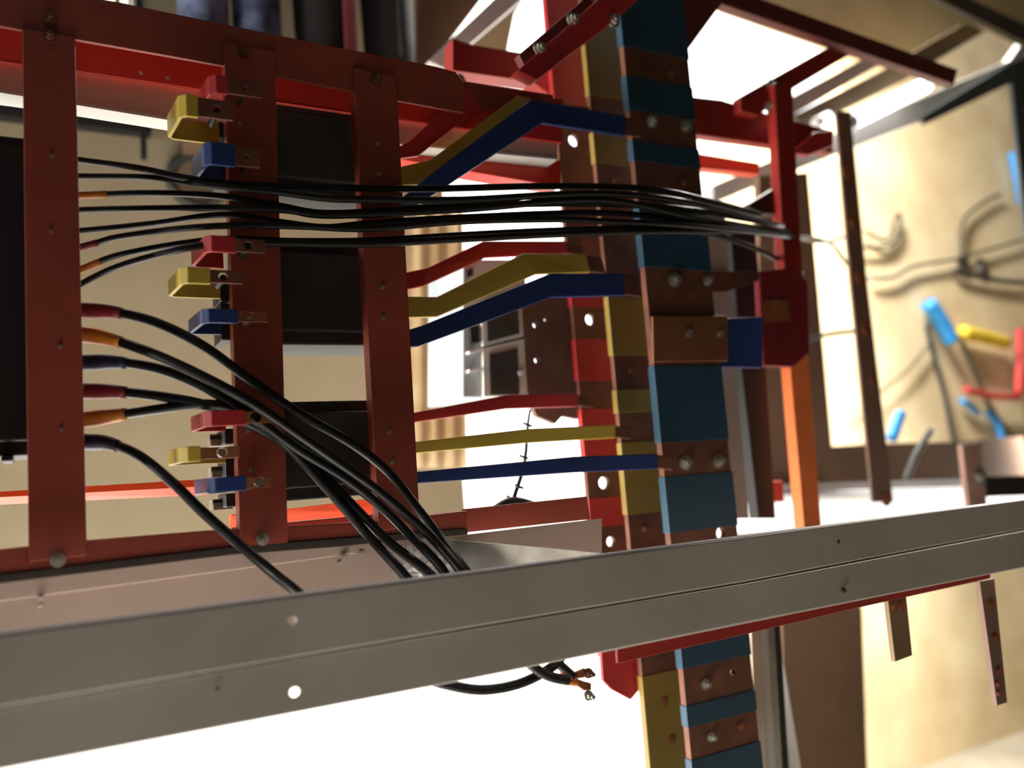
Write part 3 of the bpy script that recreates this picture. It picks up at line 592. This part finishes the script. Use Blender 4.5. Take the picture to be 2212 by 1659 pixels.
# ------------------------------------------------------------------ top right: door frame, tubes, boards
t = thing('tan_board', 'tan board filling the top right behind the maroon brace', 'board')
plate('board', [(1560, -60), (2300, -60), (2300, 60), (2110, 60), (1930, 150), (1560, 20)], 1.7, 0.02, TAN, t)
t = thing('door_frame', 'blurred pale grey steel door frame at the right', 'door frame')
plate('header', [(1540, 400), (1700, 330), (2180, 130), (2230, 60), (2230, 168), (2190, 150), (1990, 262), (1700, 375), (1540, 440)], 1.55, 0.03, GREYL, t, bevel=0.003)
plate('brown_band', [(1712, 250), (1900, 155), (2080, 52), (2130, 66), (1950, 175), (1745, 278)], 1.5, 0.02, mat('brown_band', (110, 90, 64), 0.8), t)
plate('upper_band', [(1700, 215), (1880, 118), (1915, 132), (1712, 250)], 1.48, 0.02, PINKG, t)
plate('dark_seal', [(1990, 252), (2175, 140), (2230, 120), (2230, 600), (2208, 420), (2186, 178), (2000, 268)], 1.53, 0.012, mat('dark_rubber', (64, 70, 72), 0.7), t)
plate('top_seal', [(1990, -20), (2060, -20), (2230, 60), (2230, 100)], 1.4, 0.02, mat('dark_olive', (70, 62, 46), 0.8), t)
t = thing('tube_lamp', 'glowing white tube lamp slanting at the upper right', 'lamp')
def emis(name, s, c=(1, 1, 1)):
    m = bpy.data.materials.new(name); m.use_nodes = True; b = m.node_tree.nodes['Principled BSDF']; b.inputs['Emission Color'].default_value = (*c, 1); b.inputs['Emission Strength'].default_value = s; return m
EM = emis('lamp_glow', 2.5)
tube('lamp_tube', [(1838, 264, 1.46), (1920, 224, 1.46), (2000, 184, 1.46)], 0.021, EM, t, 14)
tube('end_cap', [(1822, 272, 1.46), (1838, 264, 1.46)], 0.023, GREYL, t, 14)
t = thing('tube_lamp', 'small round glowing lamp left of the white tube', 'lamp')
tube('lamp_tube', [(1770, 262, 1.46), (1790, 252, 1.46)], 0.014, EM, t, 14); tube('end_cap', [(1762, 266, 1.46), (1770, 262, 1.46)], 0.015, GREYL, t, 14)
t = thing('red_lever', 'bright red lever beside the copper bar at the upper right', 'lever')
plate('lever_body', [(1712, 330), (1760, 285), (1802, 280), (1800, 315), (1750, 335)], 1.006, 0.012, CRIM, t, bevel=0.002)

# ------------------------------------------------------------------ things on the sunlit wall
WR = 2.275
def wire(label, pts, r, m=DGR):
    t = thing('loose_wire', label, 'wire'); tube('wire_core', pts, r, m, t, 8); settle(t)
LG = mat('grey_wire', (84, 80, 66), 0.6)
wire('grey wire running right from the perforated bar to the frame edge', [(1880, 602, 2.275), (1930, 598, WR), (1975, 575, WR), (2060, 560, WR), (2150, 535, WR), (2230, 512, WR)], 0.0075, LG)
wire('looped dark grey wire curling up right of the perforated bar', [(1860, 535, WR), (1920, 530, WR), (1945, 500, WR), (1942, 462, WR), (1930, 480, WR), (1915, 520, WR), (1870, 500, WR)], 0.0075, LG)
wire('dark wire dropping steeply at the right edge below the taped ends', [(2060, 585, WR), (2120, 600, WR), (2170, 608, WR), (2230, 612, WR)], 0.012)
wire('thin wire crossing diagonally down to the perforated bar', [(2010, 740, WR), (1960, 800, WR), (1900, 850, WR), (1850, 920, WR)], 0.005, LG)
wire('dark wire bundle falling from the blue tape', [(2000, 700, WR), (2020, 780, WR), (2040, 850, WR), (2060, 950, WR), (2085, 1010, WR)], 0.010)
wire('dark wire falling from the yellow tape to the right', [(2070, 720, WR), (2110, 810, WR), (2140, 880, WR), (2200, 960, WR)], 0.009, LG)
wire('thin wire rising to the bright blue end at the right edge', [(2075, 560, WR), (2080, 480, WR), (2120, 440, WR), (2160, 420, WR)], 0.008, LG)
wire('short dark wire before the brown shade panel at mid height', [(1740, 735, 1.45), (1790, 722, 1.45), (1850, 715, 1.45)], 0.006)
wire('dark wire slanting down beside the small blue end', [(2010, 930, 1.55), (1980, 980, 1.55), (1955, 1040, 1.55)], 0.010)
def tape(label, pts, m, r): 
    t = thing('taped_end', label, 'taped cable end'); tube('tape_wrap', pts, r, m, t, 12); settle(t)
tape('large bright blue taped cable end on the sunlit wall', [(2005, 655, 2.25), (2030, 690, 2.25), (2056, 738, 2.25)], CYAN, 0.033)
tape('bright yellow taped cable end beside the large blue one', [(2078, 718, 2.25), (2125, 728, 2.25), (2172, 740, 2.25)], YTAPE, 0.030)
tape('small blue taped end right of the perforated bar', [(1946, 892, 1.6), (1936, 920, 1.6), (1926, 948, 1.6)], CYAN, 0.016)
tape('short blue taped end under the red tube', [(2078, 866, 2.275), (2096, 878, 2.275), (2112, 892, 2.275)], CYAN, 0.014)
tape('curved blue taped end at the right edge under the red tube', [(2132, 892, 2.275), (2154, 915, 2.275), (2166, 955, 2.275)], CYAN, 0.014)
tape('cyan taped end at the upper right edge of the wall', [(2188, 330, 2.25), (2200, 385, 2.25), (2210, 440, 2.25)], CYAN, 0.024)
t = thing('red_tube', 'red elbow tube at the right edge of the picture', 'tube')
tube('upright', [(2202, 712, 2.25), (2202, 780, 2.25), (2200, 850, 2.25)], 0.018, RTUBE, t, 12); tube('arm', [(2200, 858, 2.25), (2150, 856, 2.25), (2085, 842, 2.25)], 0.014, RTUBE, t, 12); settle(t)
for (x, y, l) in ((2080, 572, 'left'), (2120, 578, 'right')):
    t = thing('wall_nut', 'shiny round nut on the wall above the yellow tape, %s of the two' % l, 'nut'); bolt('nut_body', x, y, 2.29, 13, STEEL, t); settle(t)

# ------------------------------------------------------------------ people standing on a plank behind the top rail
DEN = mat('washed_blue_denim', (112, 124, 160), 0.9, rgb2=(44, 50, 76), scale=22); BLKC = mat('black_trousers', (26, 24, 26), 0.9)
SKIN = mat('skin', (176, 120, 92), 0.6); PINKS = mat('pink_stripe', (150, 72, 88), 0.8); HAIR = mat('dark_hair', (24, 20, 18), 0.7)
SHOE = mat('brown_shoe', (120, 84, 70), 0.6); SHIRT = mat('dark_shirt', (40, 44, 58), 0.9)
PY = 1.48
pz = W(600, 212, PY).z
t = thing('scaffold_plank', 'wooden plank on wall brackets behind the top rail', 'plank')
xa, xb = W(430, 100, PY).x, W(900, 100, PY).x
box('plank_board', (xa, PY - 0.06, pz - 0.03), (xb, WB - 0.001, pz), BROWN, t)
for xx in (xa + 0.05, xb - 0.05): box('wall_bracket', (xx - 0.01, PY - 0.08, pz - 0.055), (xx + 0.01, WB, pz - 0.03), STEEL, t)
settle(t)
def skin_mesh(name, verts, edges, rad, m, parent, root=0):
    me = bpy.data.meshes.new(name); me.from_pydata([Vector(v) for v in verts], edges, []); o = bpy.data.objects.new(name, me); C.objects.link(o); o.parent = parent
    sk = o.modifiers.new('skin', 'SKIN'); sk.use_smooth_shade = True
    if not me.skin_vertices: me.skin_vertices.new()
    for i, r in enumerate(rad):
        d = me.skin_vertices[0].data[i]; d.radius = (r, r) if not isinstance(r, tuple) else r; d.use_root = (i == root)
    s = o.modifiers.new('sub', 'SUBSURF'); s.levels = 1; s.render_levels = 1; me.materials.append(m); return o
def person(label, xL, xR, trousers, stripe, w=1.0):
    t = thing('person', label, 'person')
    a = W(xL, 60, PY).x; b = W(xR, 60, PY).x; c = (a + b) / 2; z = pz
    # body: head, neck, torso, arms
    V = [(c, PY, z + .93), (c, PY, z + 1.15), (c, PY, z + 1.36), (c, PY, z + 1.44), (c, PY - .01, z + 1.52), (c, PY - .01, z + 1.62),
         (c, PY - .15, z + 1.36), (c, PY - .19, z + 1.1), (c + .02, PY - .19, z + .86), (c + .02, PY - .19, z + .78),
         (c, PY + .15, z + 1.36), (c, PY + .19, z + 1.1), (c + .02, PY + .19, z + .86), (c + .02, PY + .19, z + .78)]
    E = [(0, 1), (1, 2), (2, 3), (3, 4), (4, 5), (2, 6), (6, 7), (7, 8), (8, 9), (2, 10), (10, 11), (11, 12), (12, 13)]
    R = [.08, .08, .08, .05, .075, .07, .045, .04, .028, .033, .045, .04, .028, .033]
    skin_mesh('body', V, E, R, SKIN, t)
    for s in (-1, 1):
        for k in range(4):
            q = Vector((c - .005 + k * .018, PY + s * .19, z + .755)); link('finger', tube_bm([q, q + Vector((0, 0, -.035)), q + Vector((0, .006, -.065 + abs(k - 1.5) * .006))], .0075, 8), SKIN, t, smooth=True)
        q = Vector((c - .02, PY + s * .19, z + .79)); link('thumb', tube_bm([q, q + Vector((0, -.02, -.03)), q + Vector((0, -.022, -.05))], .008, 8), SKIN, t, smooth=True)
        e = W(0, 0, 1); bm = bmesh.new(); bmesh.ops.create_uvsphere(bm, u_segments=10, v_segments=8, radius=.009, matrix=Matrix.Translation((c + s * .03, PY - .082, z + 1.58))); link('eye', bm, BLK, t, smooth=True)
        bm = bmesh.new(); bmesh.ops.create_uvsphere(bm, u_segments=10, v_segments=8, radius=.02, matrix=Matrix.Translation((c + s * .08, PY, z + 1.565))); link('ear', bm, SKIN, t, smooth=True)
    bm = bmesh.new(); bmesh.ops.create_cone(bm, cap_ends=True, segments=8, radius1=.014, radius2=.006, depth=.04, matrix=Matrix.Translation((c, PY - .09, z + 1.56)) @ Matrix.Rotation(.3, 4, 'X')); link('nose', bm, SKIN, t, smooth=True)
    box('mouth', (c - .022, PY - .087, z + 1.518), (c + .022, PY - .078, z + 1.526), PINKS, t, bevel=.003)
    bm = bmesh.new(); bmesh.ops.create_uvsphere(bm, u_segments=16, v_segments=10, radius=.092, matrix=Matrix.Translation((c, PY + .015, z + 1.63))); link('hair', bm, HAIR, t, smooth=True)
    V = [(c, PY, z + .95), (c, PY, z + 1.2), (c, PY, z + 1.38), (c, PY - .15, z + 1.37), (c, PY - .18, z + 1.22), (c, PY + .15, z + 1.37), (c, PY + .18, z + 1.22)]
    skin_mesh('shirt', V, [(0, 1), (1, 2), (2, 3), (3, 4), (2, 5), (5, 6)], [.092, .09, .088, .055, .052, .055, .052], SHIRT, t)
    V = [(c, PY, z + .96), (c, PY, z + .88), (a, PY, z + .8), (a, PY, z + .48), (a, PY, z + .04), (b, PY, z + .8), (b, PY, z + .48), (b, PY, z + .04)]
    skin_mesh('trousers', V, [(0, 1), (1, 2), (2, 3), (3, 4), (1, 5), (5, 6), (6, 7)], [.09, .085, .062 * w, .052 * w, .046 * w, .062 * w, .052 * w, .046 * w], trousers, t)
    for x in (a, b): skin_mesh('shoe', [(x, PY + .04, z + .03), (x, PY - .02, z + .03), (x, PY - .11, z + .024)], [(0, 1), (1, 2)], [.03, .034, .024], SHOE, t)
    if stripe:
        xx = W(stripe, 60, PY - .05).x; box('side_stripe', (xx - .012, PY - .052, z + .06), (xx + .012, PY - .03, z + .62), PINKS, t, bevel=.004)
    settle(t)
person('person in washed blue trousers standing above the second post', 440, 556, DEN, None)
person('person in black trousers with pink stripe above the third post', 695, 838, BLKC, 757, 1.22)
for t in [o for o in C.objects if o.type == 'EMPTY' and o.get('label') and o.location.length == 0]: settle(t)
